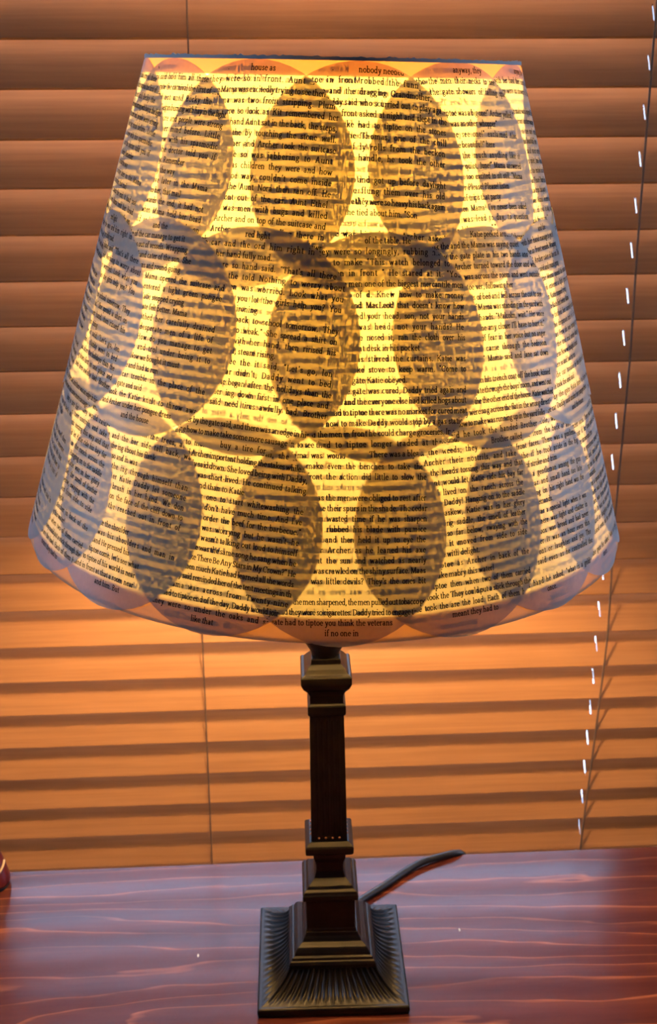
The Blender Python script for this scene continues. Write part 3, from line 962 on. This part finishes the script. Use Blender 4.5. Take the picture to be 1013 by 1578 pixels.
def paper_disc(name, az0, z0, rad, rot, h0, lines, back, seed, pitch):
    rnd = random.Random(seed)
    rho0 = rho_at(z0)
    seg, rings = 56, 11

    def to3d(uv, extra):
        u, v = uv[..., 0], uv[..., 1]
        c, s = math.cos(rot), math.sin(rot)
        ur, vr = c * u - s * v, s * u + c * v
        # unrolled sector: apex at the origin, centre straight below it
        px, py = ur, rho0 - vr
        rho = np.hypot(px, py)
        phi = np.arctan2(px, py)
        h = h0 + 0.0032 * u + extra + 0.00006 * np.sin(u * 90 + seed) * np.cos(v * 70 + 2 * seed)
        return cone_pts(rho, az0 + phi / SINA, h)

    verts = [np.zeros((1, 2))]
    ang = np.arange(seg) * 2 * math.pi / seg
    for j in range(1, rings + 1):
        r = rad * j / rings
        verts.append(np.stack([r * np.cos(ang), r * np.sin(ang)], -1))
    P = to3d(np.concatenate(verts), 0.0)
    faces = []
    for k in range(seg):
        faces.append((0, 1 + k, 1 + (k + 1) % seg))
    for j in range(rings - 1):
        a, b = 1 + j * seg, 1 + (j + 1) * seg
        for k in range(seg):
            faces.append((a + k, b + k, b + (k + 1) % seg, a + (k + 1) % seg))
    mats = [0] * len(faces)
    allv = [P]
    off = len(P)
    for text, mir, ex in ((lines, False, 0.00005), (back, True, -0.00005)):
        if text is None:
            continue
        q = ink_quads(text, rad - pitch + 0.0012, rad * 0.80, mir, rnd, rad)
        if len(q):
            p = to3d(q.reshape(-1, 2), ex)
            allv.append(p)
            idx = (np.arange(len(p)) + off).reshape(-1, 4)
            faces.extend(map(tuple, idx.tolist()))
            mats.extend([1] * len(idx))
            off += len(p)
    V = np.concatenate(allv)
    me = bpy.data.meshes.new(name)
    me.from_pydata(V.tolist(), [], faces)
    me.materials.append(MT['paper'])
    me.materials.append(MT['ink'])
    me.polygons.foreach_set('material_index', mats)
    me.polygons.foreach_set('use_smooth', [m == 0 for m in mats])
    o = bpy.data.objects.new(name, me)
    COL.objects.link(o)
    o.parent = shade
    return o


ROWS = [  # centre height, base offset, front azimuths (degrees, right is positive), keys
    (0.5552, 0.0006, [-77, -53.4, -24.2, 3.5, 31.5, 60.5, 85], ['r1b', 'r1b', 'r1c', 'r1d', 'r1e', 'r1e', 'r1c'], 13),
    (0.3966, 0.0006, [-80.5, -64, -43.2, -22.2, -0.9, 19.8, 39.8, 60, 77.5], ['r3b', 'r3e', 'r3b', 'r3c', 'r3d', 'r3e', 'r3f', 'r3f', 'r3d'], 17),
    (0.4810, 0.0013, [-89, -68, -44.2, -19.6, 6.9, 31.6, 58, 80], ['r2e', 'r2c', 'r2b', 'r2c', 'r2d', 'r2e', 'r2b', 'r2d'], 14),
]
seed = 1
for z0, h0, azs, keys, total in ROWS:
    rest = total - len(azs)
    gap0, gap1 = azs[-1], azs[0] + 360
    allaz = list(azs) + [gap0 + (gap1 - gap0) * (k + 1) / (rest + 1) for k in range(rest)]
    for k, a in enumerate(allaz):
        rnd = random.Random(seed * 7)
        front = k < len(azs)
        lines = T[keys[k]] if front else T[KEYS[(seed * 3) % len(KEYS)]]
        back = list(T[KEYS[(seed * 5) % len(KEYS)]]) if front else None
        rad = {13: 0.0520, 17: 0.0518, 14: 0.0530}[total]
        zz = z0 + (rnd.uniform(-0.0008, 0.0008) if front else 0)
        paper_disc('paper_disc', R(a + 1.4), zz, rad, R(rnd.uniform(-2.2, 1.2)), h0, lines, back, seed, 2 * math.pi / total * rho_at(z0) * SINA)
        seed += 1

# ------------------------------------------------------------------ the red ornament cut off by the left edge
orn = empty('figurine', (-0.2232, 0.7562, TZ))
tag(orn, 'small dark red figurine with cream head and beige trim at the left edge', 'figurine')
bm_obj('base_pad', lathe_bm([(0.0100, 0.0), (0.0122, 0.0004), (0.0122, 0.0022), (0.0110, 0.0026)], 24), MT['black'], orn, True)
bm_obj('body', lathe_bm([(0.0110, 0.0024), (0.0130, 0.0032), (0.0133, 0.0060), (0.0124, 0.012), (0.0106, 0.020), (0.0088, 0.027), (0.0070, 0.033), (0.0040, 0.0355)], 28), MT['red'], orn, True)
bm_obj('head', lathe_bm([(0.0035, 0.0330), (0.0058, 0.0350), (0.0068, 0.0390), (0.0068, 0.0440), (0.0056, 0.0490), (0.0034, 0.0520), (0.0005, 0.0532)], 24), MT['cream'], orn, True)
pts = []
for k in range(40):
    a = -math.pi / 2 - 0.7 + 2.3 * k / 39
    z = 0.009 + 0.014 * k / 39
    rr = 0.0130 - (z - 0.009) * 0.235 + 0.0004
    pts.append((rr * math.cos(a), rr * math.sin(a), z))
bm_obj('trim_cord', tube_bm(pts, 0.0010, 8), MT['cream'], orn, True)
